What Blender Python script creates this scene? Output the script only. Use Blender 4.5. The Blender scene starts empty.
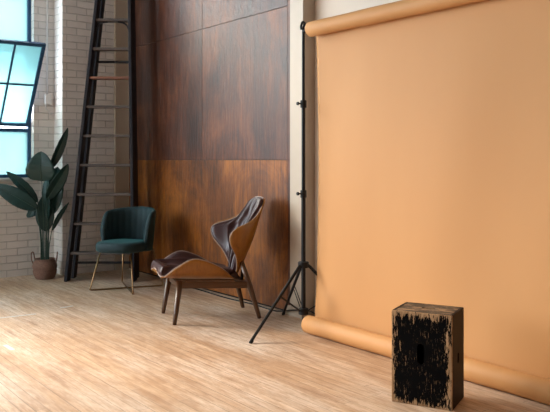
import bpy, bmesh, math, random
from mathutils import Vector, Matrix
random.seed(7)
R = math.radians
col = bpy.context.scene.collection
sc = bpy.context.scene

# ------------------------------------------------------------------ node helpers
class NT:
    def __init__(s, name):
        s.m = bpy.data.materials.new(name); s.m.use_nodes = True
        s.t = s.m.node_tree; s.t.nodes.clear()
        s.out = s.n('ShaderNodeOutputMaterial')
    def n(s, typ, ins=None, **kw):
        nd = s.t.nodes.new(typ)
        for k, v in kw.items(): setattr(nd, k, v)
        if ins:
            for k, v in ins.items(): s.set(nd.inputs[k], v)
        return nd
    def set(s, inp, v):
        if isinstance(v, bpy.types.NodeSocket): s.t.links.new(v, inp)
        else:
            if isinstance(v, (tuple, list)) and inp.type == 'RGBA' and len(v) == 3: v = (*v, 1)
            inp.default_value = v
    def coord(s): return s.n('ShaderNodeTexCoord').outputs['Object']
    def map(s, vec, scale=(1, 1, 1), loc=(0, 0, 0), rot=(0, 0, 0)):
        return s.n('ShaderNodeMapping', {'Vector': vec, 'Scale': scale, 'Location': loc, 'Rotation': rot}).outputs[0]
    def noise(s, vec, scale, detail=4, rough=.55, dist=0):
        return s.n('ShaderNodeTexNoise', {'Vector': vec, 'Scale': scale, 'Detail': detail, 'Roughness': rough, 'Distortion': dist}).outputs['Fac']
    def ramp(s, fac, stops, interp='LINEAR'):
        r = s.n('ShaderNodeValToRGB', {'Fac': fac}); cr = r.color_ramp; cr.interpolation = interp
        while len(cr.elements) < len(stops): cr.elements.new(.5)
        for e, (p, c) in zip(cr.elements, stops):
            e.position = p; e.color = (c, c, c, 1) if isinstance(c, (int, float)) else (*c, 1)
        return r.outputs[0]
    def mix(s, fac, a, b, blend='MIX'):
        nd = s.n('ShaderNodeMix', data_type='RGBA', blend_type=blend)
        s.set(nd.inputs[0], fac); s.set(nd.inputs[6], a); s.set(nd.inputs[7], b)
        return nd.outputs[2]
    def math(s, op, a, b=0.0, c=0.0):
        nd = s.n('ShaderNodeMath', operation=op)
        s.set(nd.inputs[0], a); s.set(nd.inputs[1], b); s.set(nd.inputs[2], c)
        return nd.outputs[0]
    def bump(s, h, strength=.3, dist=.01, normal=None):
        nd = s.n('ShaderNodeBump', {'Height': h, 'Strength': strength, 'Distance': dist})
        if normal: s.set(nd.inputs['Normal'], normal)
        return nd.outputs[0]
    def bsdf(s, color, rough=.5, metal=0, normal=None, **kw):
        p = s.n('ShaderNodeBsdfPrincipled', {'Base Color': color, 'Roughness': rough, 'Metallic': metal})
        for k, v in kw.items(): s.set(p.inputs[k.replace('_', ' ')], v)
        if normal: s.set(p.inputs['Normal'], normal)
        s.t.links.new(p.outputs[0], s.out.inputs[0]); return s.m

def plain(name, c, rough=.5, metal=0, var=.12, scale=30, bump=.1, **kw):
    t = NT(name); co = t.coord(); f = t.noise(co, scale)
    c0 = tuple(x * (1 - var) for x in c); c1 = tuple(min(1, x * (1 + var)) for x in c)
    return t.bsdf(t.mix(f, c0, c1), rough, metal, t.bump(f, bump, .002), **kw)

def brick_mat(name, axis, base=(.83, .77, .72)):
    t = NT(name); co = t.coord()
    sp = t.n('ShaderNodeSeparateXYZ', {'Vector': co})
    wob = t.noise(co, 6, 2)
    z = t.math('ADD', sp.outputs[2], t.math('MULTIPLY', wob, .012))
    v = t.n('ShaderNodeCombineXYZ', {'X': sp.outputs[axis], 'Y': z}).outputs[0]
    b = t.n('ShaderNodeTexBrick', {'Vector': v, 'Color1': (1, 1, 1), 'Color2': (.86, .86, .86), 'Mortar': (.66, .66, .66), 'Scale': 1, 'Mortar Size': .0055,
            'Mortar Smooth': .6, 'Bias': 0, 'Brick Width': .225, 'Row Height': .0765})
    d = t.noise(co, 3, 5); d2 = t.noise(co, 40, 4)
    c = t.mix(t.ramp(d, [(.3, 0.), (.7, 1.)]), tuple(x * .88 for x in base), base)
    c = t.mix(t.math('MULTIPLY', b.outputs['Fac'], .2), c, tuple(x * .55 for x in base))  # joints darkened here and below: relief shade put into the colour
    c = t.mix(.5, c, t.mix(1.0, c, b.outputs['Color'], 'MULTIPLY'))
    c = t.mix(t.math('MULTIPLY', b.outputs['Fac'], .08), c, tuple(x * .5 for x in base))
    h = t.math('ADD', t.math('MULTIPLY', t.math('SUBTRACT', 1.0, b.outputs['Fac']), 1.0), t.math('MULTIPLY', d2, .25))
    h = t.math('ADD', h, t.math('MULTIPLY', b.outputs['Color'], 1.6))
    return t.bsdf(c, .62, 0, t.bump(h, .9, .009))

def wood_mat(name, dark, mid, light, axis='z', scale=1.0, rough=.4, coat=0, spec=.5, bump=.15, big=1.0):
    t = NT(name); co = t.coord()
    s = {'z': (14, 14, .7), 'x': (.7, 14, 14), 'y': (14, .7, 14)}[axis]
    v = t.map(co, tuple(k * scale for k in s))
    s2 = {'z': (60, 60, 2), 'x': (2, 60, 60), 'y': (60, 2, 60)}[axis]
    g = t.noise(v, 1, 6, .65, .6); f = t.noise(t.map(co, tuple(k * scale for k in s2)), 1, 4, .7)
    l = t.noise(co, 1.1 * big, 4, .6, .4)
    m = t.math('ADD', t.math('MULTIPLY', g, .55), t.math('ADD', t.math('MULTIPLY', f, .25), t.math('MULTIPLY', l, .35)))
    c = t.ramp(m, [(.38, dark), (.56, mid), (.78, light)])
    r = t.math('ADD', t.math('MULTIPLY', f, .18), rough - .09)
    return t.bsdf(c, r, 0, t.bump(f, bump, .002), Coat_Weight=coat, Coat_Roughness=.25, Specular_IOR_Level=spec)

M = {}
M['brick_x'] = brick_mat('painted_brick_back', 0)
M['brick_y'] = brick_mat('painted_brick_side', 1)
M['plaster'] = plain('cream_plaster', (.66, .545, .44), .7, var=.06, scale=4, bump=.05)
M['trim'] = plain('painted_trim', (.47, .375, .285), .5, var=.05, scale=10)
M['ceiling'] = plain('ceiling_paint', (.30, .28, .26), .8)
M['dark_wall'] = plain('far_wall_paint', (.10, .09, .08), .8)
M['ladder'] = wood_mat('old_ladder_wood', (.006, .007, .012), (.018, .018, .024), (.060, .048, .042), 'z', 1.5, .6, spec=.25)
M['tread'] = wood_mat('old_tread_wood', (.030, .024, .022), (.075, .058, .05), (.16, .12, .10), 'x', 1.5, .6)
M['red_tread'] = wood_mat('reddish_tread_wood', (.10, .04, .025), (.20, .085, .05), (.33, .16, .10), 'x', 1.5, .6)
M['walnut'] = wood_mat('walnut', (.030, .012, .005), (.085, .036, .014), (.16, .07, .03), 'z', 1.5, .35)
M['walnut_rail'] = wood_mat('walnut_rail', (.030, .012, .005), (.085, .036, .014), (.16, .07, .03), 'x', 1.5, .35)
M['ply'] = wood_mat('oak_veneer', (.14, .050, .006), (.27, .104, .012), (.38, .155, .024), 'z', 1.2, .32, spec=.5)
M['leather'] = plain('oxblood_leather', (.040, .010, .009), .40, var=.3, scale=60, bump=.25, Specular_IOR_Level=.45)
M['piping'] = plain('pale_piping', (.34, .25, .21), .5)
M['black_metal'] = plain('black_metal', (.004, .004, .005), .45, var=.1, Specular_IOR_Level=.3)
M['black_plastic'] = plain('black_plastic', (.006, .006, .007), .5, Specular_IOR_Level=.3)
M['brass'] = plain('antique_brass', (.33, .20, .10), .35, 1.0)
M['steel_blue'] = plain('blue_steel_paint', (.022, .085, .19), .45, var=.2)
M['white_paint'] = plain('white_gloss_paint', (.66, .64, .62), .5)
M['tape'] = plain('pale_tape', (.55, .55, .52), .6)
M['paper_core'] = plain('cardboard_core', (.42, .28, .16), .8)
M['soil'] = plain('potting_soil', (.03, .02, .015), .9, scale=80)

def velvet():
    t = NT('teal_velvet'); co = t.coord()
    f = t.noise(co, 9, 5, .6); g = t.noise(co, 150, 2)
    c = t.mix(f, (.0008, .013, .018), (.002, .027, .032))
    return t.bsdf(c, .75, 0, t.bump(g, .15, .001), Sheen_Weight=.22, Sheen_Roughness=.35, Sheen_Tint=(.10, .50, .48, 1))
M['velvet'] = velvet()

def leaf_mat():
    t = NT('bird_of_paradise_leaf'); co = t.coord()
    f = t.noise(co, 5, 3)
    c = t.mix(f, (.005, .026, .026), (.014, .050, .042))
    return t.bsdf(c, .38, 0, t.bump(t.noise(co, 60, 2), .1, .002), Specular_IOR_Level=.4)
M['leaf'] = leaf_mat()
M['stem'] = plain('green_stem', (.016, .050, .036), .45)

def weave():
    t = NT('woven_seagrass'); co = t.coord()
    w = t.n('ShaderNodeTexWave', {'Vector': t.map(co, (1, 1, 55)), 'Scale': 1, 'Distortion': 1.5, 'Detail': 2, 'Detail Scale': 3}, wave_type='BANDS', bands_direction='Z').outputs['Fac']
    v = t.n('ShaderNodeTexVoronoi', {'Vector': t.map(co, (90, 90, 110)), 'Scale': 1}).outputs['Distance']
    h = t.math('ADD', w, v)
    c = t.mix(t.math('MULTIPLY', h, .7), (.12, .058, .04), (.38, .215, .155))
    return t.bsdf(c, .8, 0, t.bump(h, .8, .006))
M['weave'] = weave()

def floor_mat():
    t = NT('worn_hardwood_strips'); co = t.coord()
    sp = t.n('ShaderNodeSeparateXYZ', {'Vector': co})
    v = t.n('ShaderNodeCombineXYZ', {'X': sp.outputs[1], 'Y': sp.outputs[0]}).outputs[0]
    b = t.n('ShaderNodeTexBrick', {'Vector': v, 'Color1': (0, 0, 0), 'Color2': (1, 1, 1), 'Mortar': (.5, .5, .5), 'Scale': 1, 'Mortar Size': .0012,
            'Mortar Smooth': .3, 'Bias': 0, 'Brick Width': 1.35, 'Row Height': .058}, offset=.37, offset_frequency=3, squash=.8, squash_frequency=4)
    g = t.noise(t.map(co, (40, 1.6, 1)), 1, 6, .65, .4)
    g2 = t.noise(t.map(co, (160, 5, 1)), 1, 3, .6)
    big = t.noise(co, .9, 5, .6, .5)
    pl = t.math('ADD', t.math('MULTIPLY', b.outputs['Color'], .11), t.math('ADD', t.math('MULTIPLY', g, .5), t.math('MULTIPLY', g2, .2)))
    c = t.ramp(pl, [(.20, (.24, .115, .055)), (.38, (.48, .30, .18)), (.57, (.68, .48, .325)), (.82, (.82, .66, .51))])
    pale = t.ramp(t.noise(t.map(co, (3, .8, 1)), 1, 6, .7), [(.42, 0.), (.68, 1.)])
    c = t.mix(t.math('MULTIPLY', pale, .6), c, (.86, .75, .64))
    grime = t.ramp(t.noise(t.map(co, (34, 4.5, 1), (7, 1, 0)), 1, 8, .82), [(.38, 1.), (.58, 0.)])
    c = t.mix(t.math('MULTIPLY', grime, .6), c, (.30, .165, .09))
    stain = t.ramp(t.noise(t.map(co, (9, 1.3, 1), (3, 1, 0)), 1, 6, .7), [(.55, 0.), (.70, 1.)])
    c = t.mix(t.math('MULTIPLY', stain, .6), c, (.24, .11, .05))
    c = t.mix(t.math('MULTIPLY', t.ramp(big, [(.35, 0.), (.7, 1.)]), .18), c, (.52, .30, .16))
    gapn = t.ramp(t.noise(t.map(co, (6, 1.2, 1), (2, 9, 0)), 1, 5, .7), [(.38, .25), (.6, 1.)])
    c = t.mix(t.math('MULTIPLY', t.math('MULTIPLY', b.outputs['Fac'], gapn), .9), c, (.07, .035, .02))
    # a few dark open cracks between boards
    cr = t.ramp(t.noise(t.map(co, (18, .35, 1), (5, 2, 0)), 1, 1, .4), [(.60, 0.), (.62, 1.)])
    c = t.mix(t.math('MULTIPLY', t.math('MULTIPLY', cr, b.outputs['Fac']), .9), c, (.02, .012, .008))
    h = t.math('ADD', t.math('MULTIPLY', t.math('SUBTRACT', 1.0, b.outputs['Fac']), 1.0), t.math('MULTIPLY', g, .3))
    r = t.math('ADD', .40, t.math('MULTIPLY', g, .25))
    return t.bsdf(c, r, 0, t.bump(h, .5, .004), Specular_IOR_Level=.35)
M['floor'] = floor_mat()

def panel_mat(name, shift, ramp):
    t = NT(name); co = t.map(t.coord(), (1, 1, 1), (shift, shift * 2.3, shift * .7))
    g = t.noise(t.map(co, (7, 7, .9)), 1, 7, .68, 2.5)
    f = t.noise(t.map(co, (90, 90, 5)), 1, 3, .7)
    l = t.noise(t.map(co, (1.6, 1.6, 1.1)), 1, 7, .68, 1.0)
    m = t.math('ADD', t.math('MULTIPLY', g, .30), t.math('ADD', t.math('MULTIPLY', f, .20), t.math('MULTIPLY', l, .50)))
    c = t.ramp(m, ramp)
    st = t.ramp(t.noise(t.map(co, (2.2, 2.2, 1.5), (4, 4, 4)), 1, 7, .72, .8), [(.50, 0.), (.72, 1.)])
    c = t.mix(t.math('MULTIPLY', st, .55), c, (.030, .009, .005))
    r = t.math('ADD', .27, t.math('MULTIPLY', t.math('ADD', f, l), .13))
    return t.bsdf(c, r, 0, t.bump(t.math('ADD', t.math('MULTIPLY', f, 1.5), g), .6, .004), Specular_IOR_Level=.38)
LOW = [(.38, (.050, .015, .004)), (.49, (.17, .050, .008)), (.58, (.33, .105, .013)), (.74, (.44, .17, .034))]
UP = [(.38, (.025, .009, .006)), (.50, (.085, .026, .012)), (.62, (.19, .060, .022)), (.76, (.34, .13, .05))]
for i in range(6): M['panel%d' % i] = panel_mat('stained_plywood_%d' % i, 3.1 * i, LOW if i % 3 == 0 else UP)

def paper():
    t = NT('peach_seamless_paper'); co = t.coord()
    f = t.noise(t.map(co, (1, 2.2, .8)), 1.2, 3)
    c = t.mix(f, (.50, .238, .086), (.545, .27, .10))
    return t.bsdf(c, .62, 0, t.bump(t.noise(co, 5, 3), .06, .01), Specular_IOR_Level=.3)
M['paper'] = paper()

def cajon_mat(front):
    t = NT('distressed_black_paint_front' if front else 'worn_box_wood'); co = t.coord()
    wood = t.ramp(t.noise(t.map(co, (40, 40, 4) if front else (5, 40, 40)), 1, 5, .65), [(.3, (.20, .11, .05)), (.7, (.50, .32, .18))])
    if not front:
        g = t.ramp(t.noise(t.map(co, (9, 22, 9)), 1, 6, .75), [(.42, 0.), (.52, 1.)])
        c = t.mix(t.math('MULTIPLY', g, .9), wood, (.012, .008, .005))
        return t.bsdf(c, .6, 0, t.bump(g, .2, .002))
    sp = t.n('ShaderNodeSeparateXYZ', {'Vector': co})
    ex = t.math('SUBTRACT', .147, t.math('ABSOLUTE', t.math('ADD', sp.outputs[0], .004)))
    ez = t.math('SUBTRACT', .224, t.math('ABSOLUTE', t.math('SUBTRACT', sp.outputs[2], .234)))
    e = t.math('MINIMUM', ex, ez)
    n1 = t.noise(t.map(co, (70, 70, 14)), 1, 6, .75)
    edge = t.math('ADD', t.math('MULTIPLY', e, 14.0), t.math('MULTIPLY', t.math('SUBTRACT', n1, .5), 3.2))
    paint = t.ramp(edge, [(.05, 0.), (.14, 1.)])
    chips = t.ramp(t.noise(t.map(co, (130, 130, 26), (2, 2, 2)), 1, 6, .8), [(.575, 0.), (.62, 1.)])
    zone = t.ramp(t.noise(co, 9, 2), [(.42, 0.), (.6, 1.)])
    chips = t.math('MULTIPLY', chips, zone)
    paint = t.math('MULTIPLY', paint, t.math('SUBTRACT', 1.0, t.math('MULTIPLY', chips, .6)))
    c = t.mix(paint, wood, (.0015, .0015, .0018))
    return t.bsdf(c, .6, 0, t.bump(paint, .3, .002), Specular_IOR_Level=.05)
M['cajon_front'] = cajon_mat(True); M['cajon_wood'] = cajon_mat(False)
M['cajon_side'] = plain('dark_brown_paint', (.010, .004, .003), .6, Specular_IOR_Level=.15, var=.4, scale=12)

def glass_mat(name, tint, mesh=True, milk=.3):
    t = NT(name); co = t.coord()
    tr = t.n('ShaderNodeBsdfTransparent')
    if mesh:
        sp = t.n('ShaderNodeSeparateXYZ', {'Vector': co})
        a = t.math('ADD', sp.outputs[0], t.math('MULTIPLY', sp.outputs[2], .62)); b = t.math('SUBTRACT', sp.outputs[0], t.math('MULTIPLY', sp.outputs[2], .62))
        def wire(k): return t.math('LESS_THAN', t.math('PINGPONG', k, .015), .0026)
        w = t.math('MAXIMUM', wire(a), wire(b))
        v = t.noise(co, 2.2, 3)
        c = t.mix(t.ramp(v, [(.35, 0.), (.65, 1.)]), tuple(x * .80 for x in tint), tint)
        c = t.mix(t.math('MULTIPLY', w, .5), c, tuple(x * .3 for x in tint))
        t.set(tr.inputs[0], c)
    else: t.set(tr.inputs[0], (*tint, 1))
    tl = t.n('ShaderNodeBsdfTranslucent', {'Color': (*[min(1, x * 1.35) for x in tint], 1)})
    gl = t.n('ShaderNodeBsdfGlossy', {'Color': (.8, .9, .95, 1), 'Roughness': .15})
    m1 = t.n('ShaderNodeMixShader', {0: milk, 1: tr.outputs[0], 2: tl.outputs[0]})
    m2 = t.n('ShaderNodeMixShader', {0: .06, 1: m1.outputs[0], 2: gl.outputs[0]})
    t.t.links.new(m2.outputs[0], t.out.inputs[0]); return t.m
M['wire_glass'] = glass_mat('wired_window_glass', (.225, .305, .30), True, .36)
M['sash_glass'] = glass_mat('wired_sash_glass', (.27, .385, .385), True, .62)
M['clear_glass'] = glass_mat('clear_window_glass', (.93, .95, .95), False, .05)

# ------------------------------------------------------------------ mesh helpers
def link(name, bm, mat, parent=None, smooth=False, bevel=0, loc=None, subsurf=0):
    me = bpy.data.meshes.new(name)
    bmesh.ops.recalc_face_normals(bm, faces=bm.faces[:])
    bm.to_mesh(me); bm.free()
    if smooth:
        for p in me.polygons: p.use_smooth = True
    o = bpy.data.objects.new(name, me); col.objects.link(o)
    for m in (mat if isinstance(mat, (list, tuple)) else [mat]): me.materials.append(m)
    if parent: o.parent = parent
    if loc: o.location = loc
    if bevel:
        b = o.modifiers.new('bevel', 'BEVEL'); b.width = bevel; b.segments = 2; b.limit_method = 'ANGLE'; b.angle_limit = R(40)
    if subsurf:
        s = o.modifiers.new('sub', 'SUBSURF'); s.levels = subsurf; s.render_levels = subsurf
    return o
def tag(o, label=None, cat=None, group=None, kind=None):
    if label: o['label'] = label
    if cat: o['category'] = cat
    if group: o['group'] = group
    if kind: o['kind'] = kind
    return o
def empty(name, loc=(0, 0, 0), rz=0):
    o = bpy.data.objects.new(name, None); col.objects.link(o); o.location = loc; o.rotation_euler.z = rz
    o.empty_display_size = .1
    return o
def box(bm, a, b, mi=0):
    x0, y0, z0 = a; x1, y1, z1 = b
    v = [bm.verts.new(p) for p in ((x0, y0, z0), (x1, y0, z0), (x1, y1, z0), (x0, y1, z0), (x0, y0, z1), (x1, y0, z1), (x1, y1, z1), (x0, y1, z1))]
    for f in ((0, 3, 2, 1), (4, 5, 6, 7), (0, 1, 5, 4), (1, 2, 6, 5), (2, 3, 7, 6), (3, 0, 4, 7)):
        bm.faces.new([v[i] for i in f]).material_index = mi
    return v
def BX(*boxes):
    bm = bmesh.new()
    for a, b in boxes: box(bm, a, b)
    return bm
def bar(bm, p, q, w0, d0, w1=None, d1=None, up=(0, 1, 0)):
    """rectangular bar from p to q; w across, d along `up`"""
    p = Vector(p); q = Vector(q); w1 = w0 if w1 is None else w1; d1 = d0 if d1 is None else d1
    ax = (q - p).normalized(); u = Vector(up); u = (u - ax * u.dot(ax)).normalized(); s = ax.cross(u)
    vs = []
    for c, w, d in ((p, w0, d0), (q, w1, d1)):
        for a, b in ((-1, -1), (1, -1), (1, 1), (-1, 1)): vs.append(bm.verts.new(c + s * a * w / 2 + u * b * d / 2))
    for f in ((3, 2, 1, 0), (4, 5, 6, 7), (0, 1, 5, 4), (1, 2, 6, 5), (2, 3, 7, 6), (3, 0, 4, 7)): bm.faces.new([vs[i] for i in f])
def BAR(*a, **k):
    bm = bmesh.new(); bar(bm, *a, **k); return bm
def tube(bm, pts, r, n=10, closed=False):
    pts = [Vector(p) for p in pts]; N = len(pts)
    rr = r if isinstance(r, (list, tuple)) else [r] * N
    rings = []; ref = None
    for i, p in enumerate(pts):
        a = pts[(i - 1) % N] if (closed or i > 0) else p; b = pts[(i + 1) % N] if (closed or i < N - 1) else p
        t = (b - a).normalized()
        if ref is None:
            ref = Vector((0, 0, 1)) if abs(t.z) < .9 else Vector((1, 0, 0))
        ref = (ref - t * ref.dot(t)); ref.normalize(); s = t.cross(ref)
        rings.append([bm.verts.new(p + (ref * math.cos(2 * math.pi * k / n) + s * math.sin(2 * math.pi * k / n)) * rr[i]) for k in range(n)])
    for i in range(N if closed else N - 1):
        A = rings[i]; B = rings[(i + 1) % N]
        for k in range(n): bm.faces.new((A[k], A[(k + 1) % n], B[(k + 1) % n], B[k]))
    if not closed:
        bm.faces.new(rings[0][::-1]); bm.faces.new(rings[-1])
def TUBE(pts, r, n=10, closed=False):
    bm = bmesh.new(); tube(bm, pts, r, n, closed); return bm
def smooth_path(pts, k=6):
    pts = [Vector(p) for p in pts]; out = []
    P = [pts[0] * 2 - pts[1]] + pts + [pts[-1] * 2 - pts[-2]]
    for i in range(1, len(P) - 2):
        a, b, c, d = P[i - 1:i + 3]
        for j in range(k):
            t = j / k
            out.append(.5 * ((2 * b) + (c - a) * t + (2 * a - 5 * b + 4 * c - d) * t * t + (3 * b - a - 3 * c + d) * t ** 3))
    out.append(pts[-1]); return out
def lathe(bm, prof, n=48, centre=(0, 0, 0)):
    rings = []
    for r, z in prof:
        rings.append([bm.verts.new((centre[0] + r * math.cos(2 * math.pi * k / n), centre[1] + r * math.sin(2 * math.pi * k / n), centre[2] + z)) for k in range(n)])
    for A, B in zip(rings, rings[1:]):
        for k in range(n): bm.faces.new((A[k], A[(k + 1) % n], B[(k + 1) % n], B[k]))
    bm.faces.new(rings[0][::-1]); bm.faces.new(rings[-1])
def slab(bm, A, B):
    """closed solid between two equal point grids A[i][j], B[i][j]"""
    nu, nv = len(A), len(A[0])
    a = [[bm.verts.new(p) for p in row] for row in A]; b = [[bm.verts.new(p) for p in row] for row in B]
    for i in range(nu - 1):
        for j in range(nv - 1):
            bm.faces.new((a[i][j], a[i + 1][j], a[i + 1][j + 1], a[i][j + 1]))
            bm.faces.new((b[i][j], b[i][j + 1], b[i + 1][j + 1], b[i + 1][j]))
    for i in range(nu - 1):
        for j in (0, nv - 1): bm.faces.new((a[i][j], b[i][j], b[i + 1][j], a[i + 1][j]))
    for j in range(nv - 1):
        for i in (0, nu - 1): bm.faces.new((a[i][j], a[i][j + 1], b[i][j + 1], b[i][j]))
def keyed(keys, u):
    """Catmull-Rom through keys [(u, a, b, ...)]"""
    n = len(keys)
    for i in range(n - 1):
        if u <= keys[i + 1][0] or i == n - 2:
            k0 = keys[max(i - 1, 0)]; k1 = keys[i]; k2 = keys[i + 1]; k3 = keys[min(i + 2, n - 1)]
            t = (u - k1[0]) / (k2[0] - k1[0]); t = max(0, min(1, t)); out = []
            for c in range(1, len(k1)):
                m1 = (k2[c] - k0[c]) / (k2[0] - k0[0]) * (k2[0] - k1[0]); m2 = (k3[c] - k1[c]) / (k3[0] - k1[0]) * (k2[0] - k1[0])
                out.append((2 * t ** 3 - 3 * t * t + 1) * k1[c] + (t ** 3 - 2 * t * t + t) * m1 + (-2 * t ** 3 + 3 * t * t) * k2[c] + (t ** 3 - t * t) * m2)
            return out

# ------------------------------------------------------------------ room shell
YB = 7.77; XW = 3.62; H = 4.3; XL = -5.0; YN = -3.0
tag(link('floor', BX(((XL - .3, YN - .3, -.1), (4.1, YB + .4, 0))), M['floor']), kind='structure')
tag(link('ceiling', BX(((XL - .3, YN - .3, H), (4.1, YB + .4, H + .1))), M['ceiling']), kind='structure')
wins = [(1.07, 2.65), (-1.9, .7), (-4.6, -2.4)]
Z0, Z1 = 1.05, 3.95
bx = []
xs = sorted([w for p in wins for w in p])
edges = [XL - .3] + xs + [4.0]
for i in range(0, len(edges), 2): bx.append(((edges[i], YB, 0), (edges[i + 1], YB + .30, H)))
for a, b in wins: bx += [((a, YB, 0), (b, YB + .30, Z0)), ((a, YB, Z1), (b, YB + .30, H))]
bm = BX(*bx); bmesh.ops.remove_doubles(bm, verts=bm.verts[:], dist=1e-4)
tag(link('wall_back', bm, M['brick_x']), kind='structure')
tag(link('wall_front', BX(((XL - .3, YN - .3, 0), (4.0, YN, H))), M['dark_wall']), kind='structure')
tag(link('wall_right', BX(((3.72, YN, 0), (3.95, 4.37, H)), ((3.655, 4.37, 0), (3.95, YB, H))), M['plaster']), kind='structure')
# left wall with two tall windows (out of the photograph, they light the backdrop)
lw = [(5.9, 7.2)]
bx = []; e = [YN] + [v for p in lw for v in p] + [YB + .3]
for i in range(0, len(e), 2): bx.append(((XL - .3, e[i], 0), (XL, e[i + 1], H)))
for a, b in lw: bx += [((XL - .3, a, 0), (XL, b, 1.05)), ((XL - .3, a, 3.55), (XL, b, H))]
tag(link('wall_left', BX(*bx), M['brick_y']), kind='structure')
# brick pier in the corner, smooth chase beside it, white post beside the wood
bm = bmesh.new(); box(bm, (2.874, 7.53, 0), (3.478, YB + .02, H))
for f in bm.faces:
    if abs(f.calc_center_median().x - 2.874) < 1e-3 or abs(f.calc_center_median().x - 3.478) < 1e-3: f.material_index = 1
tag(link('wall_pier', bm, [M['brick_x'], M['brick_y']], bevel=.008), kind='structure')
tag(link('trim_1', BX(((3.478, 7.515, 0), (3.66, YB, H))), M['trim'], bevel=.004), kind='structure')
po = tag(link('trim_2', BX(((3.60, 4.352, 0), (3.76, 4.518, H))), M['trim'], bevel=.003), kind='structure')
tag(link('baseboard_post', BX(((3.572, 4.336, 0), (3.602, 4.53, .075))), M['trim'], bevel=.004), kind='structure')
tag(link('baseboard_right', BX(((3.70, YN, 0), (3.722, 4.34, .12))), M['trim'], bevel=.004), kind='structure')

# ------------------------------------------------------------------ windows
def muntins(x0, x1, z0, z1, y, vx, hz, w=.022):
    b = bmesh.new()
    for x in vx: box(b, (x - w / 2, y, z0), (x + w / 2, y + .03, z1))
    for z in hz: box(b, (x0, y + .002, z - w / 2), (x1, y + .028, z + w / 2))
    return b
def ring(x0, x1, z0, z1, y0, y1, w):
    return BX(((x0, y0, z0), (x0 + w, y1, z1)), ((x1 - w, y0, z0), (x1, y1, z1)), ((x0 + w, y0, z0), (x1 - w, y1, z0 + w)), ((x0 + w, y0, z1 - w), (x1 - w, y1, z1)))
def pane(x0, x1, z0, z1, y): return BX(((x0, y, z0), (x1, y + .005, z1)))
# window 1: the one in view, with its hopper sash tilted into the room
a, b = wins[0]; yf = YB + .10; TR = 1.562
w1 = tag(empty('window_1', ((a + b) / 2, yf, Z0)), kind='structure')
def local(o, p): o.parent = p; o.location = -Vector(p.location); return o
def wpart(name, bm, mat, bevel=.003, parent=None):
    o = link(name, bm, mat, bevel=bevel)
    if parent is None: local(o, w1)
    else: o.parent = parent
    return o
wpart('window_frame', ring(a, b, Z0, Z1, yf - .02, yf + .05, .035), M['steel_blue'])
wpart('transom', BX(((a + .035, yf - .025, TR - .02), (b - .035, yf + .05, TR + .02)), ((a + .035, yf - .02, 2.40), (b - .035, yf + .04, 2.44)), ((a + .035, yf - .02, 3.02), (b - .035, yf + .04, 3.06))), M['steel_blue'])
vx = [b - .035 - .315 * k for k in (2, 4)]
wpart('muntin', muntins(a, b, Z0 + .03, TR - .02, yf, [vx[0] - .02], []), M['steel_blue'], 0)
wpart('muntin', muntins(a, b, 2.44, Z1 - .03, yf, [vx[0] - .02], []), M['steel_blue'], 0)
wpart('window_pane', pane(a + .03, b - .03, Z0 + .03, TR - .01, yf + .012), M['wire_glass'], 0)
wpart('window_pane', pane(a + .03, b - .03, 2.43, 3.03, yf + .012), M['wire_glass'], 0)
wpart('window_pane', pane(a + .03, b - .03, 3.05, Z1 - .03, yf + .012), M['clear_glass'], 0)  # unseen clear top light, added so the panelling picks up sky sheen
wpart('window_sill', BX(((a - .02, YB - .03, Z0 - .035), (b + .02, yf, Z0))), M['white_paint'], .006)
# sash pivots on its lower rail
sash = empty('open_sash', (0, 0, 0)); sash.parent = w1
sash.location = Vector((b - .03, yf - .02, TR + .045)) - Vector(w1.location)
sash.rotation_euler.x = R(33.0)
SL = .985; SW = b - a - .06
def spart(name, bm, mat, bevel=.002):
    o = link(name, bm, mat, bevel=bevel); o.parent = sash; return o
spart('sash_frame', ring(-SW, 0, 0, SL, -.015, .022, .036), M['steel_blue'])
hx = [-.305 - .315 * k for k in range(4)]
spart('sash_muntin', muntins(-SW + .03, -.03, .03, SL - .03, -.008, hx, [.50], .018), M['steel_blue'], 0)
spart('sash_glass', pane(-SW + .03, -.03, .03, SL - .03, .004), M['sash_glass'], 0)
# other windows out of the frame
for k, (a2, b2) in enumerate(wins[1:]):
    w = tag(empty('window_%d' % (k + 2), ((a2 + b2) / 2, yf, Z0)), kind='structure')
    for nm, bm_, mt in (('window_frame', ring(a2, b2, Z0, Z1, yf - .02, yf + .04, .035), M['steel_blue']),
                        ('muntin', muntins(a2, b2, Z0, Z1, yf, [a2 + (b2 - a2) * q / 4 for q in (1, 2, 3)], [1.56, 2.06, 2.56, 3.06]), M['steel_blue']),
                        ('window_sill', BX(((a2 - .02, YB - .03, Z0 - .035), (b2 + .02, yf, Z0))), M['white_paint'])):
        local(link(nm, bm_, mt), w)
for k, (a2, b2) in enumerate(lw):
    w = tag(empty('window_%d' % (k + 4), (XL - .1, (a2 + b2) / 2, 1.05)), kind='structure')
    fb = BX(((XL - .14, a2, 1.05), (XL - .08, a2 + .04, 3.55)), ((XL - .14, b2 - .04, 1.05), (XL - .08, b2, 3.55)), ((XL - .14, a2, 1.05), (XL - .08, b2, 1.09)), ((XL - .14, a2, 3.51), (XL - .08, b2, 3.55)))
    for q in (1, 2, 3):
        y = a2 + (b2 - a2) * q / 4; box(fb, (XL - .13, y - .012, 1.05), (XL - .09, y + .012, 3.55))
    for z in (1.7, 2.3, 2.9): box(fb, (XL - .13, a2, z - .012), (XL - .09, b2, z + .012))
    local(link('window_frame', fb, M['steel_blue']), w)

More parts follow.
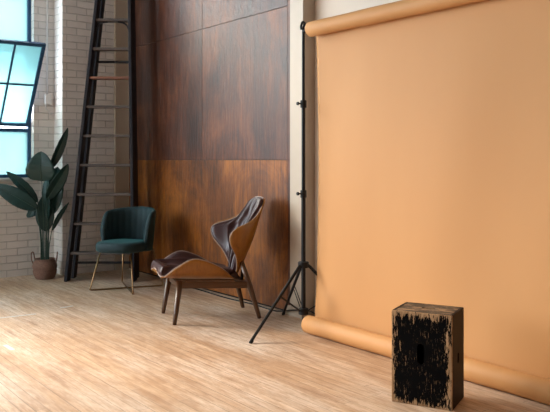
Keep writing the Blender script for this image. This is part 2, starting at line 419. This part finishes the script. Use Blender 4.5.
# ------------------------------------------------------------------ plywood panelling
pw = tag(empty('plywood_paneling', (XW + .018, 5.87, 0)), 'large stained brown plywood paneling covering the wall between ladder and white post', 'wall panel')
rows = [(.022, 1.239), (1.242, 2.488), (2.491, 4.28)]; cols = [(4.573, 5.887), (5.890, 7.46)]
k = 0
for ci, (y0, y1) in enumerate(cols):
    for ri, (z0, z1) in enumerate(rows):
        o = link('panel_sheet', BX(((-.018, y0 - 5.87, z0), (.014, y1 - 5.87, z1))), M['panel%d' % k], pw, bevel=.0015); k += 1
link('edge_strip', BX(((-.022, 4.520 - 5.87, 0), (.014, 4.566 - 5.87, 4.28))), M['panel1'], pw, bevel=.002)
link('gap_shade_sheet', BX(((.014, 4.53 - 5.87, 0), (.018, 7.46 - 5.87, 4.28))), M['black_plastic'], pw)  # added black sheet, stands in for the shade inside seams and floor gap

# conduit and switch box on the window wall
c = tag(empty('wall_conduit', (2.795, YB - .012, 1.9)), 'thin white electrical conduit with junction box beside the window', 'conduit')
link('pipe', TUBE([(0, 0, H - 1.9 - .02), (0, 0, .05)], .009), M['white_paint'], c, True)
link('junction_box', BX(((-.032, -.035, -.055), (.032, .01, .055))), M['white_paint'], c, bevel=.006)
link('cable_tail', TUBE(smooth_path([(-.015, -.008, -.05), (-.02, -.01, -.10), (.01, -.01, -.125), (.03, -.008, -.16), (.055, -.006, -.15)]), .006), M['white_paint'], c, True)

# ------------------------------------------------------------------ ladder
L = tag(empty('step_ladder', (3.06, 6.951, 0), R(-37.4)), 'tall dark wooden stepladder standing in the corner behind the teal chair', 'ladder')
def rail_x(z): return .110 * z / 2.9, .345 - (.345 - .170) * z / 2.9     # centre, half width
def front_y(z): return .12 * z / 2.9
def rear_y(z): return .20 - .02 * z / 2.9 + .10 * z / 2.9
LH = 3.36
for s in (-1, 1):
    c0, h0 = rail_x(0); c1, h1 = rail_x(LH)
    link('side_rail', BAR((c0 + s * h0, front_y(0), 0), (c1 + s * h1, front_y(LH), LH), .032, .14, up=(0, 1, 0)), M['ladder'], L, bevel=.004)
    link('rear_rail', BAR((c0 + s * (h0 - .012), rear_y(0), 0), (c1 + s * (h1 - .006), rear_y(LH), LH), .030, .11, up=(0, 1, 0)), M['ladder'], L, bevel=.004)
for i in range(10):
    z = .287 + .3005 * i; cx, hw = rail_x(z); y = front_y(z)
    link('tread', BX(((cx - hw + .008, y - .055, z - .014), (cx + hw - .008, y + .05, z + .012))), M['red_tread'] if i == 6 else M['tread'], L, bevel=.003)
for i, z in enumerate((.16, 1.18, 2.28, 3.0)):
    cx, hw = rail_x(z); y = rear_y(z)
    link('rear_crossbar', BX(((cx - hw + .02, y - .012, z - .012), (cx + hw - .02, y + .012, z + .012))), M['ladder'], L, bevel=.003)
z = .287 + .3005 * 8; cx, hw = rail_x(z)
for s in (-1, 1):
    pts = [(cx + s * (hw - .015), front_y(z) - .02, z - .10), (cx + s * (hw - .035), front_y(z) - .02, z - .055), (cx + s * (hw - .075), front_y(z) - .02, z - .028), (cx + s * (hw - .13), front_y(z) - .02, z - .018)]
    link('corner_bracket', TUBE(smooth_path(pts), .009, 6), M['ladder'], L)
cx, hw = rail_x(LH)
link('top_cap', BX(((cx - hw - .03, front_y(LH) - .07, LH - .01), (cx + hw + .03, rear_y(LH) + .04, LH + .03))), M['tread'], L, bevel=.004)
for s in (-1, 1):
    z = .55; c2, h2 = rail_x(z)
    link('spreader', BAR((c2 + s * (h2 - .03), front_y(z) + .03, z), (c2 + s * (h2 - .03), rear_y(z) - .02, z + .05), .006, .02, up=(0, 0, 1)), M['black_metal'], L)

# ------------------------------------------------------------------ plant in basket
P = tag(empty('potted_plant', (2.66, 7.455, 0), R(-37.4)), 'tall broad-leaved bird of paradise plant in a woven brown basket under the window', 'plant')
bk = bmesh.new()
lathe(bk, [(.088, 0), (.098, .012), (.116, .05), (.122, .085), (.117, .100), (.124, .112), (.127, .135), (.115, .17), (.098, .195), (.108, .208), (.100, .210), (.094, .19), (.094, .17)])
basket = link('basket', bk, M['weave'], P, True)
for s in (-1, 1):
    link('basket_handle', TUBE(smooth_path([(s * .108, -.03, .15), (s * .128, -.03, .20), (s * .135, -.015, .265), (s * .125, .015, .27), (s * .118, .03, .21), (s * .108, .03, .16)]), .006, 8), M['weave'], basket, True)
lb = bmesh.new(); lathe(lb, [(.092, .172), (.092, .178), (.03, .184)]); link('soil', lb, M['soil'], P, True)
def leaf(base, tip, width, droop=.04, tilt=0, face=(0, -1, .15), fold=.18, stem_from=(0, 0), peak=.45, curl=0):
    b = Vector(base); t = Vector(tip); d = t - b; ln = d.length; ax = d.normalized()
    fn = Vector(face); fn = (fn - ax * fn.dot(ax)).normalized()
    if tilt: fn = Matrix.Rotation(R(tilt), 3, ax) @ fn
    sd = ax.cross(fn)
    nu, nv = 22, 10; A = []; B = []
    for i in range(nu + 1):
        u = i / nu; w = width / 2 * (math.sin(math.pi * min(1, u ** (math.log(.5) / math.log(peak)))) ** .62 + .0) 
        w = max(w, .0015)
        mid = b + d * u + fn * (droop * math.sin(math.pi * u)) - Vector((0, 0, curl * u * u))
        ra = []; rb = []
        for j in range(nv + 1):
            v = j / nv * 2 - 1
            off = abs(v) * w * fold + .004 * math.sin(u * 38 + v * 2) * abs(v)
            p = mid + sd * v * w + fn * off
            ra.append(p); rb.append(p - fn * .0012)
        A.append(ra); B.append(rb)
    bm = bmesh.new(); slab(bm, A, B)
    lf = link('leaf', bm, M['leaf'], P, True)
    mids = [b + d * u + fn * (droop * math.sin(math.pi * u) + .002) - Vector((0, 0, curl * u * u)) for u in [k / 10 for k in range(11)]]
    link('midrib', TUBE(mids, [.004 - .003 * k / 10 for k in range(11)], 6), M['stem'], lf, True)
    sx, sy = stem_from
    m = Vector((sx * .9 + b.x * .1, sy * .9 + b.y * .1, .17 + (b.z - .17) * .45))
    link('stem', TUBE(smooth_path([(sx, sy, .165), m, b]), [.0075 - .0035 * q / 12 for q in range(13)], 8), M['stem'], P, True)
leaf((0, -.10, 1.02), (.0, -.12, 1.33), .30, .03, 0, (0, -1, .3), .12, (.0, -.03), peak=.34)
leaf((-.05, -.10, .735), (-.475, -.14, .985), .18, .03, 0, (0, -1, .35), .15, (-.03, -.03), peak=.42)
leaf((-.06, -.04, .80), (-.37, -.09, 1.12), .115, .03, 25, (0, -1, .3), .2, (-.035, .0))
leaf((.06, -.02, 1.14), (.255, -.05, 1.575), .095, .02, 40, (0, -1, .2), .3, (.03, .02))
leaf((.04, -.06, .83), (.285, -.14, 1.20), .14, .02, 35, (0, -1, .1), .25, (.03, -.03))
leaf((.09, -.06, .50), (.275, -.08, .80), .055, -.03, 45, (0, -1, .2), .2, (.045, -.02))
leaf((.05, .03, .66), (.12, .05, 1.17), .22, .02, 0, (0, -1, .1), .15, (.02, .03))
leaf((.01, .0, .49), (-.005, .02, .88), .19, .02, 10, (0, -1, 0), .2, (.0, .02))
leaf((-.03, .0, .72), (-.20, .02, .70), .12, .03, 0, (0, -1, .2), .2, (-.03, .02), curl=.05)
leaf((.04, -.02, .62), (.03, .01, 1.10), .13, .02, -35, (0, -1, 0), .2, (.02, -.02))

# ------------------------------------------------------------------ teal chair on crossed wire base
G = tag(empty('accent_chair', (3.082, 6.385, 0), R(212.6)), 'teal velvet tub chair on thin wire legs in front of the ladder', 'chair')
# wrap-around back: angle from -a to a round the rear (local +x is forward)
def backpt(th, t, off):
    """th angle from straight back; t 0 bottom..1 top; off 0 inner..1 outer"""
    a = abs(th) / R(100)
    top = .775 - .055 * a ** 2 - .14 * max(0, (a - .80) / .20) ** 2.2
    bot = .375
    z = bot + (top - bot) * t
    rx = .225 + .035 * t; ry = .205 + .022 * t
    thick = .048
    r = 1 + (thick * off) / .25
    x = -rx * math.cos(th) * r; y = ry * math.sin(th) * r
    if abs(th) > R(90): x = rx * math.sin(abs(th) - R(90)) * 1.15 * 1.0 + 0; y = math.copysign(ry * r * (1 - .12 * (abs(th) / R(90) - 1)), th)
    return Vector((x + .01, y, z))
bm = bmesh.new(); rings = []
NT_ = 64
for i in range(NT_ + 1):
    th = R(-100) + R(200) * i / NT_
    pl = .006 * abs(math.sin(i * math.pi / NT_ * 13))
    prof = []
    for (t, o_) in [(0, .15), (0, .9), (.25, 1), (.5, 1), (.75, 1), (.9, 1), (.965, .93), (1, .65), (1, .35), (.965, .07), (.9, 0), (.75, 0), (.5, 0), (.25, 0)]:
        p = backpt(th, t, o_)
        if o_ == 0 and t < .95: c_ = Vector((p.x, p.y, 0)).normalized(); p -= c_ * (pl if abs(th) < R(95) else 0)
        prof.append(bm.verts.new(p))
    rings.append(prof)
n = len(rings[0])
for A, B in zip(rings, rings[1:]):
    for k in range(n): bm.faces.new((A[k], A[(k + 1) % n], B[(k + 1) % n], B[k]))
bm.faces.new(rings[0][::-1]); bm.faces.new(rings[-1])
link('backrest', bm, M['velvet'], G, True)
bm = bmesh.new(); rings = []
def seat_out(ph, r):
    c, s = math.cos(ph), math.sin(ph)
    e = .72
    return Vector(((.250 if c > 0 else .21) * r * math.copysign(abs(c) ** e, c) + .065, .232 * r * math.copysign(abs(s) ** e, s), 0))
for r, z in [(.5, .372), (.90, .374), (.985, .39), (1.0, .42), (.985, .448), (.93, .464), (.7, .470), (.35, .472)]:
    rings.append([bm.verts.new(seat_out(2 * math.pi * k / 48, r) + Vector((0, 0, z))) for k in range(48)])
for A, B in zip(rings, rings[1:]):
    for k in range(48): bm.faces.new((A[k], A[(k + 1) % 48], B[(k + 1) % 48], B[k]))
bm.faces.new(rings[0][::-1]); bm.faces.new(rings[-1])
link('seat', bm, M['velvet'], G, True)
for a0, a1, zz in ((-48, 132, .009), (40, -140, .009)):
    def pt(a, r, z): return Vector((r * math.cos(R(a)), r * math.sin(R(a)), z))
    pts = [pt(a0, .25, .378), pt(a0, .345, .035), pt(a0, .352, .014), pt(a0, .335, zz), pt(a0, .1, zz), pt(a1, .1, zz), pt(a1, .335, zz), pt(a1, .352, .014), pt(a1, .345, .035), pt(a1, .25, .378)]
    link('wire_leg', TUBE(pts, .0075, 10), M['brass'], G, True)
link('seat_plate', BX(((-.15, -.15, .365), (.18, .15, .375))), M['black_metal'], G)

# ------------------------------------------------------------------ lounge chair
Q = tag(empty('lounge_chair', (3.072, 4.869, 0), R(162.4)), 'low winged lounge chair with dark tufted leather on a curved orange-brown plywood shell', 'chair')
seat_keys = [(0, .442, .385, .06, .440, .380), (.03, .439, .374, .135, .440, .362), (.08, .426, .358, .200, .430, .352), (.15, .398, .342, .238, .402, .372), (.26, .33, .327, .262, .325, .430), (.42, .215, .315, .272, .21, .486), (.55, .125, .309, .272, .115, .474),
             (.72, .0, .305, .255, -.02, .412), (.9, -.14, .298, .20, -.12, .335), (1, -.20, .290, .12, -.175, .295)]
def seatP(u, v):
    Fc, hc, Se, Fe, he = keyed(seat_keys, u); t = abs(v)
    return Vector((Fc + (Fe - Fc) * t ** 2, Se * math.copysign(math.sin(t * math.pi / 2) ** .95, v), hc + (he - hc) * t ** 2.1))
# spine (F,h) and edge (S,F,h)
back_keys = [(0, -.185, .285, .085, -.170, .30), (.12, -.225, .36, .115, -.185, .375), (.3, -.285, .48, .195, -.155, .485), (.46, -.332, .59, .272, -.090, .59),
             (.6, -.362, .68, .305, -.085, .675), (.68, -.375, .725, .290, -.135, .72), (.76, -.388, .775, .235, -.255, .762), (.86, -.405, .84, .200, -.335, .82), (.95, -.420, .905, .172, -.385, .890), (1, -.43, .935, .12, -.412, .925)]
def backP(u, v):
    Fc, hc, Se, Fe, he = keyed(back_keys, u); t = abs(v)
    return Vector((Fc + (Fe - Fc) * (1 - math.cos(t * math.pi / 2)) ** 1.05, Se * math.copysign(math.sin(t * math.pi / 2), v), hc + (he - hc) * t ** 1.5))
def shell(P_, pad, nu=60, nv=40, sign=1, flat=False):
    pts = [[P_(i / nu, j / nv * 2 - 1) for j in range(nv + 1)] for i in range(nu + 1)]
    nrm = []
    for i in range(nu + 1):
        row = []
        for j in range(nv + 1):
            du = pts[min(i + 1, nu)][j] - pts[max(i - 1, 0)][j]; dv = pts[i][min(j + 1, nv)] - pts[i][max(j - 1, 0)]
            nn = du.cross(dv).normalized() * sign
            if flat: nn.x *= min(1, i / nu * 2.2); nn.z = max(nn.z, .3); nn.normalize()
            row.append(nn)
        nrm.append(row)
    ply = [[pts[i][j] + nrm[i][j] * .011 for j in range(nv + 1)] for i in range(nu + 1)]
    pd = [[pts[i][j] + nrm[i][j] * (.011 + pad(i / nu, j / nv * 2 - 1)) for j in range(nv + 1)] for i in range(nu + 1)]
    b1 = bmesh.new(); slab(b1, pts, ply)
    b2 = bmesh.new(); slab(b2, [[ply[i][j] + nrm[i][j] * .0005 for j in range(nv + 1)] for i in range(nu + 1)], pd)
    e = [(i, 0) for i in range(nu + 1)] + [(nu, j) for j in range(1, nv + 1)] + [(i, nv) for i in range(nu - 1, -1, -1)] + [(0, j) for j in range(nv - 1, 0, -1)]
    b3 = bmesh.new(); tube(b3, [ply[i][j] + nrm[i][j] * .004 for i, j in e], .0045, 6, True)
    return b1, b2, b3, pd
def edge_f(u, v, p=.18, pu=None):
    a = min(u, 1 - u, ) * 2; b_ = 1 - abs(v)
    f = min(1, a / (pu or p)) ** .5 * min(1, b_ / p) ** .5
    return f
def dimple(u, v, spots, r):
    s = 0
    for a, b_ in spots: s += math.exp(-((u - a) ** 2 + ((v - b_) * .5) ** 2) / (r * r))
    return min(1, s)
sspots = [(.25, -.4), (.25, .4), (.25, 0), (.48, -.22), (.48, .22), (.72, 0), (.72, -.4), (.72, .4)]
def seat_pad(u, v):
    f = edge_f(u, v, .3, .16)
    return .005 + f * (.056 + .020 * math.exp(-((u - .2) / .16) ** 2) - .036 * dimple(u, v, sspots, .055))
bspots = [(.80, -.25), (.80, .25), (.90, 0), (.66, 0), (.60, -.5), (.60, .5)]
def back_pad(u, v):
    f = edge_f(u, v, .4)
    pl = abs(math.sin((v * 3.5) * math.pi)) ** .8 if abs(v) < .58 else 1
    return .005 + f * (.016 + .036 * pl - .018 * dimple(u, v, bspots, .05))
s1, s2, s3, spd = shell(seatP, seat_pad, sign=-1, flat=True)
b1, b2, b3, bpd = shell(backP, back_pad, sign=-1)
ss = link('seat_shell', s1, M['ply'], Q, True)
sp_ = link('seat_cushion', s2, M['leather'], Q, True); link('piping', s3, M['piping'], sp_, True)
bs = link('back_shell', b1, M['ply'], Q, True)
bp_ = link('back_cushion', b2, M['leather'], Q, True); link('piping', b3, M['piping'], bp_, True)
def buttons(grid, spots, par):
    for a, b_ in spots:
        i = round(a * 60); j = round((b_ + 1) / 2 * 40); p = grid[i][j]
        bm = bmesh.new(); bmesh.ops.create_uvsphere(bm, u_segments=12, v_segments=8, radius=.010, matrix=Matrix.Translation(p)); link('button', bm, M['leather'], par, True)
buttons(spd, sspots, sp_); buttons(bpd, bspots[:4], bp_)
for s in (-1, 1):
    link('leg', TUBE([(.337, s * .222, 0), (.333, s * .219, .03), (.288, s * .190, .325)], [.015, .017, .025], 14), M['walnut'], Q, True)
    link('leg', TUBE([(-.337, s * .220, 0), (-.33, s * .217, .03), (-.268, s * .185, .25), (-.215, s * .135, .44)], [.015, .017, .024, .019], 14), M['walnut'], Q, True)
    link('side_rail', BAR((.292, s * .19, .292), (-.265, s * .182, .262), .026, .052, up=(0, 0, 1)), M['walnut_rail'], Q, bevel=.005)
link('cross_rail', BX(((.275, -.185, .262), (.297, .185, .305))), M['walnut'], Q, bevel=.005)
link('cross_rail', BX(((-.270, -.18, .235), (-.248, .18, .280))), M['walnut'], Q, bevel=.005)
link('back_bracket', BAR((-.255, 0, .26), (-.275, 0, .40), .05, .014, up=(1, 0, 0)), M['black_metal'], Q, bevel=.003)

# ------------------------------------------------------------------ backdrop stand
PX, PY = 3.349, 4.045
S = tag(empty('backdrop_stand', (PX, PY, 0)), 'black metal tripod stand holding the left end of the paper backdrop', 'stand')
link('pole', TUBE([(0, 0, .12), (0, 0, .98), (0, 0, .981), (0, 0, 1.636), (0, 0, 1.637), (0, 0, 2.20)], [.0165, .0165, .014, .014, .0115, .0115], 14), M['black_metal'], S)
def collar(z, r, h, nm='collar'):
    bm = bmesh.new(); lathe(bm, [(r * .9, 0), (r, .004), (r, h - .004), (r * .9, h)], 18, (0, 0, z))
    o = link(nm, bm, M['black_plastic'], S); return o
for z in (.965, 1.62):
    c_ = collar(z, .023, .055)
    link('knob', TUBE([(-.02, .004, z + .03), (-.038, .008, z + .03), (-.040, .008, z + .03), (-.052, .01, z + .03)], [.006, .006, .013, .012], 10), M['black_plastic'], c_)
collar(.455, .040, .045, 'upper_hub'); collar(.115, .036, .045, 'lower_hub')
for a in (217.97, 217.97 - 120 + 0, 217.97 + 120):
    pass
c0 = Vector((PX, PY, 0))
for fx, fy in ((2.825, 3.968), (3.548, 4.538), (3.675, 3.665)):
    d = Vector((fx, fy, 0)) - c0; r = d.length; d.normalize()
    o = link('leg', TUBE([d * .03 + Vector((0, 0, .478)), d * .05 + Vector((0, 0, .462)), d * r + Vector((0, 0, .012))], [.0105, .0115, .0105], 10), M['black_metal'], S)
    link('rubber_foot', TUBE([d * (r - .012) + Vector((0, 0, .02)), d * (r + .006) + Vector((0, 0, .001))], [.013, .0125], 10), M['black_plastic'], o)
    q = d * (.05 + (r - .05) * .62) + Vector((0, 0, .462 * (1 - .62) + .002))
    sd = Vector((-d.y, d.x, 0)) * .009
    for e_ in (-1, 1):
        link('brace', TUBE([d * .025 + sd * e_ + Vector((0, 0, .138)), d * (.05 + (r - .05) * .40) + sd * e_ * .9 + Vector((0, 0, .462 * .6))], .0036, 8), M['black_metal'], S)
# hook on top holding the crossbar
link('top_hook', TUBE(smooth_path([(0, 0, 2.16), (0, .0, 2.205), (.012, 0, 2.235), (-.012, -.005, 2.242), (-.03, -.01, 2.21), (-.026, -.01, 2.185)], 5), .009, 8), M['black_metal'], S)
tag(link('crossbar', TUBE([(PX, 4.031, 2.18), (PX, 1.25, 2.18)], .016, 14), M['black_metal']), 'black crossbar running through the roll of peach paper at the top of the stand', 'crossbar')

# ------------------------------------------------------------------ paper backdrop
YR0, YR1 = 3.965, 1.28
D = tag(empty('paper_backdrop', (3.40, 2.7, 0)), 'peach orange seamless paper backdrop hanging from the top roll down to the floor roll', 'backdrop')
def dl(bm): bmesh.ops.translate(bm, verts=bm.verts[:], vec=(-3.40, -2.7, 0)); return bm
def roll(cx, cz, r, core, y0, y1, seed):
    bm = bmesh.new(); n = 40; prof = [(y0, core), (y0, r - .002), (y0 - .002, r)] + [(y0 + (y1 - y0) * k / 20, r + .0012 * math.sin(k * 1.7 + seed)) for k in range(1, 20)] + [(y1 + .002, r), (y1, r - .002), (y1, core)]
    rg = [[bm.verts.new((cx + rr * math.cos(2 * math.pi * k / n), y, cz + rr * math.sin(2 * math.pi * k / n))) for k in range(n)] for y, rr in prof]
    for A, B in zip(rg, rg[1:] + rg[:1]):
        for k in range(n): bm.faces.new((A[k], A[(k + 1) % n], B[(k + 1) % n], B[k]))
    return dl(bm)
link('top_roll', roll(PX, 2.18, .054, .024, YR0, YR1, 0), M['paper'], D, True)
link('floor_roll', roll(3.322, .064, .063, .026, 3.962, YR1, 2), M['paper'], D, True)
A = []; B = []
nz, ny = 70, 110
for i in range(nz + 1):
    u = i / nz; z = 2.18 * (1 - u) + .064 * u; ra = []; rb = []
    for j in range(ny + 1):
        v = j / ny; y = 3.967 - .006 * math.sin(u * 3) + (1.32 - 3.967) * v
        x = 3.4035 + (3.386 - 3.4035) * u ** 2
        env = math.sin(math.pi * u) ** .8
        x += env * (.008 * math.sin(v * 9 + 1.0 + u * 1.2) + .004 * math.sin(v * 21 + u * 3)) 
        # slack buckle near the lower left corner
        x += -.016 * math.exp(-((v - .05) / .03) ** 2 - ((u - .93) / .05) ** 2) + .008 * math.exp(-((v - .02) / .03) ** 2 - ((u - .86) / .12) ** 2)
        x += .010 * env * math.exp(-v / .03)
        ra.append(Vector((x, y, z))); rb.append(Vector((x + .0008, y, z)))
    A.append(ra); B.append(rb)
bm = bmesh.new(); slab(bm, A, B); link('hanging_sheet', dl(bm), M['paper'], D, True)

# black cable along the wall foot, over the stand's lower hub
tag(link('power_cable', TUBE(smooth_path([(3.55, 6.25, .006), (3.585, 5.9, .006), (3.565, 5.4, .006), (3.59, 5.0, .006), (3.57, 4.68, .008), (3.52, 4.42, .06), (3.41, 4.12, .128), (3.396, 4.05, .135), (3.41, 3.98, .12), (3.50, 3.75, .02), (3.60, 3.4, .006)], 8), .006, 8), M['black_plastic'], smooth=True),
    'thin black cable running along the foot of the plywood wall to the stand', 'cable')

# ------------------------------------------------------------------ worn black box
cx_, cz_ = .609 + .1485 * .883 + .1125 * .469, 3.70 - .1485 * .469 + .1125 * .883
wx = .795 * cx_ + .607 * cz_; wy = -.607 * cx_ + .795 * cz_
ang = math.atan2(-.607 * .883 + .795 * -.469, .795 * .883 + .607 * -.469)
K = tag(empty('wooden_box', (wx, wy, 0), ang), 'upright worn wooden box with chipped black paint standing before the paper roll', 'box')
def stadium(cx, cy, w, h, ax, d0, d1, n=10):
    bm = bmesh.new(); pts = []
    for k in range(n + 1): a = math.pi * k / n; pts.append((cx + w / 2 * math.cos(a), cy + (h - w) / 2 + w / 2 * math.sin(a)))
    for k in range(n + 1): a = math.pi + math.pi * k / n; pts.append((cx + w / 2 * math.cos(a), cy - (h - w) / 2 + w / 2 * math.sin(a)))
    def m(p, d): return {'y': (p[0], d, p[1]), 'x': (d, p[0], p[1]), 'z': (p[1], p[0], d)}[ax]
    v0 = [bm.verts.new(m(p, d0)) for p in pts]; v1 = [bm.verts.new(m(p, d1)) for p in pts]
    bm.faces.new(v0); bm.faces.new(v1[::-1])
    for k in range(len(pts)): bm.faces.new((v0[k], v0[(k + 1) % len(pts)], v1[(k + 1) % len(pts)], v1[k]))
    bmesh.ops.recalc_face_normals(bm, faces=bm.faces[:])
    me = bpy.data.meshes.new('cut'); bm.to_mesh(me); bm.free(); o = bpy.data.objects.new('cut', me); col.objects.link(o); return o
def cut(o, cutters):
    dg = bpy.context.evaluated_depsgraph_get()
    for c_ in cutters:
        m = o.modifiers.new('b', 'BOOLEAN'); m.object = c_; m.operation = 'DIFFERENCE'; m.solver = 'EXACT'
    bpy.context.view_layer.update(); dg = bpy.context.evaluated_depsgraph_get()
    me = bpy.data.meshes.new_from_object(o.evaluated_get(dg)); o.modifiers.clear(); o.data = me
    for c_ in cutters: bpy.data.objects.remove(c_)
def bbox(name, a_, b_, mat, cutters=(), bev=.004):
    bm = bmesh.new(); box(bm, a_, b_)
    bmesh.ops.bevel(bm, geom=bm.edges[:], offset=bev, segments=2, affect='EDGES', profile=.5)
    o = link(name, bm, mat)
    if cutters: cut(o, cutters)
    o.parent = K; return o
W2, D2, HH = .156, .122, .470; T = .015
bbox('front_board', (-W2, -D2, 0), (W2, -D2 + T, HH), M['cajon_front'], [stadium(-.004, .262, .036, .105, 'y', -D2 - .05, -D2 + .05)])
bbox('back_board', (-W2, D2 - T, 0), (W2, D2, HH), M['cajon_side'])
bbox('side_board', (-W2, -D2 + T, 0), (-W2 + T, D2 - T, HH), M['cajon_side'], bev=.002)
bbox('side_board', (W2 - T, -D2 + T, 0), (W2, D2 - T, HH), M['cajon_side'], [stadium(.0, .235, .030, .055, 'x', W2 - .05, W2 + .05)], bev=.002)
bbox('top_board', (-W2 + T, -D2 + T, HH - T), (W2 - T, D2 - T, HH), M['cajon_wood'], [stadium(.01, .0, .030, .075, 'z', HH - .05, HH + .05)], bev=.002)
bbox('bottom_board', (-W2 + T, -D2 + T, 0), (W2 - T, D2 - T, T), M['cajon_wood'], bev=.002)

# ------------------------------------------------------------------ tape left on the floor
def tape(p, q, w, label):
    o = link('floor_tape', BAR((0, 0, 0), (q[0] - p[0], q[1] - p[1], 0), w, .0006, up=(0, 0, 1)), M['tape'], loc=(p[0], p[1], .0006))
    tag(o, label, 'tape', 'pale tape marks on the floor')
tape((1.66, 5.805), (1.989, 5.777), .022, 'long pale tape strip on the floor at the far left')
tape((2.23, 5.889), (2.348, 5.903), .022, 'short pale tape strip on the floor in front of the teal chair')
tape((1.49, 4.935), (1.493, 4.774), .03, 'small pale tape scrap on the floor nearest the camera')

# ------------------------------------------------------------------ camera
cam = bpy.data.cameras.new('camera'); co = bpy.data.objects.new('camera', cam); col.objects.link(co)
cam.sensor_width = 36; cam.sensor_fit = 'HORIZONTAL'; cam.lens = 36 * 720 / 550
cam.shift_y = -46 / 550; cam.clip_start = .05
co.location = (0, 0, 1.24); co.rotation_euler = (R(90), 0, -math.atan2(.607, .795))
sc.camera = co

# ------------------------------------------------------------------ light
sun = bpy.data.lights.new('hazy_sun', 'SUN'); sun.energy = 6.0; sun.angle = R(24); sun.color = (1, .86, .68)
so = bpy.data.objects.new('hazy_sun', sun); col.objects.link(so); so.location = (-3, 12, 6)
so.rotation_euler = Vector((.43, -.76, -.48)).to_track_quat('-Z', 'Y').to_euler()
w = bpy.data.worlds.new('sky'); sc.world = w; w.use_nodes = True
bg = w.node_tree.nodes['Background']; bg.inputs[0].default_value = (.80, .92, 1.0, 1); bg.inputs[1].default_value = 12.0
def portal(name, loc, rot, sx, sy):
    l = bpy.data.lights.new(name, 'AREA'); l.shape = 'RECTANGLE'; l.size = sx; l.size_y = sy; l.cycles.is_portal = True
    o = bpy.data.objects.new(name, l); col.objects.link(o); o.location = loc; o.rotation_euler = rot
for i, (a2, b2) in enumerate(wins):
    portal('window_light', ((a2 + b2) / 2, YB + .32, (Z0 + Z1) / 2), (R(-90), 0, 0), b2 - a2, Z1 - Z0)
for a2, b2 in lw:
    portal('window_light', (XL - .32, (a2 + b2) / 2, 2.3), (0, R(-90), 0), 2.5, b2 - a2)
sc.view_settings.view_transform = 'Standard'; sc.view_settings.look = 'None'
sc.view_settings.gamma = 1; sc.view_settings.use_curve_mapping = False
sc.view_settings.exposure = 0.62
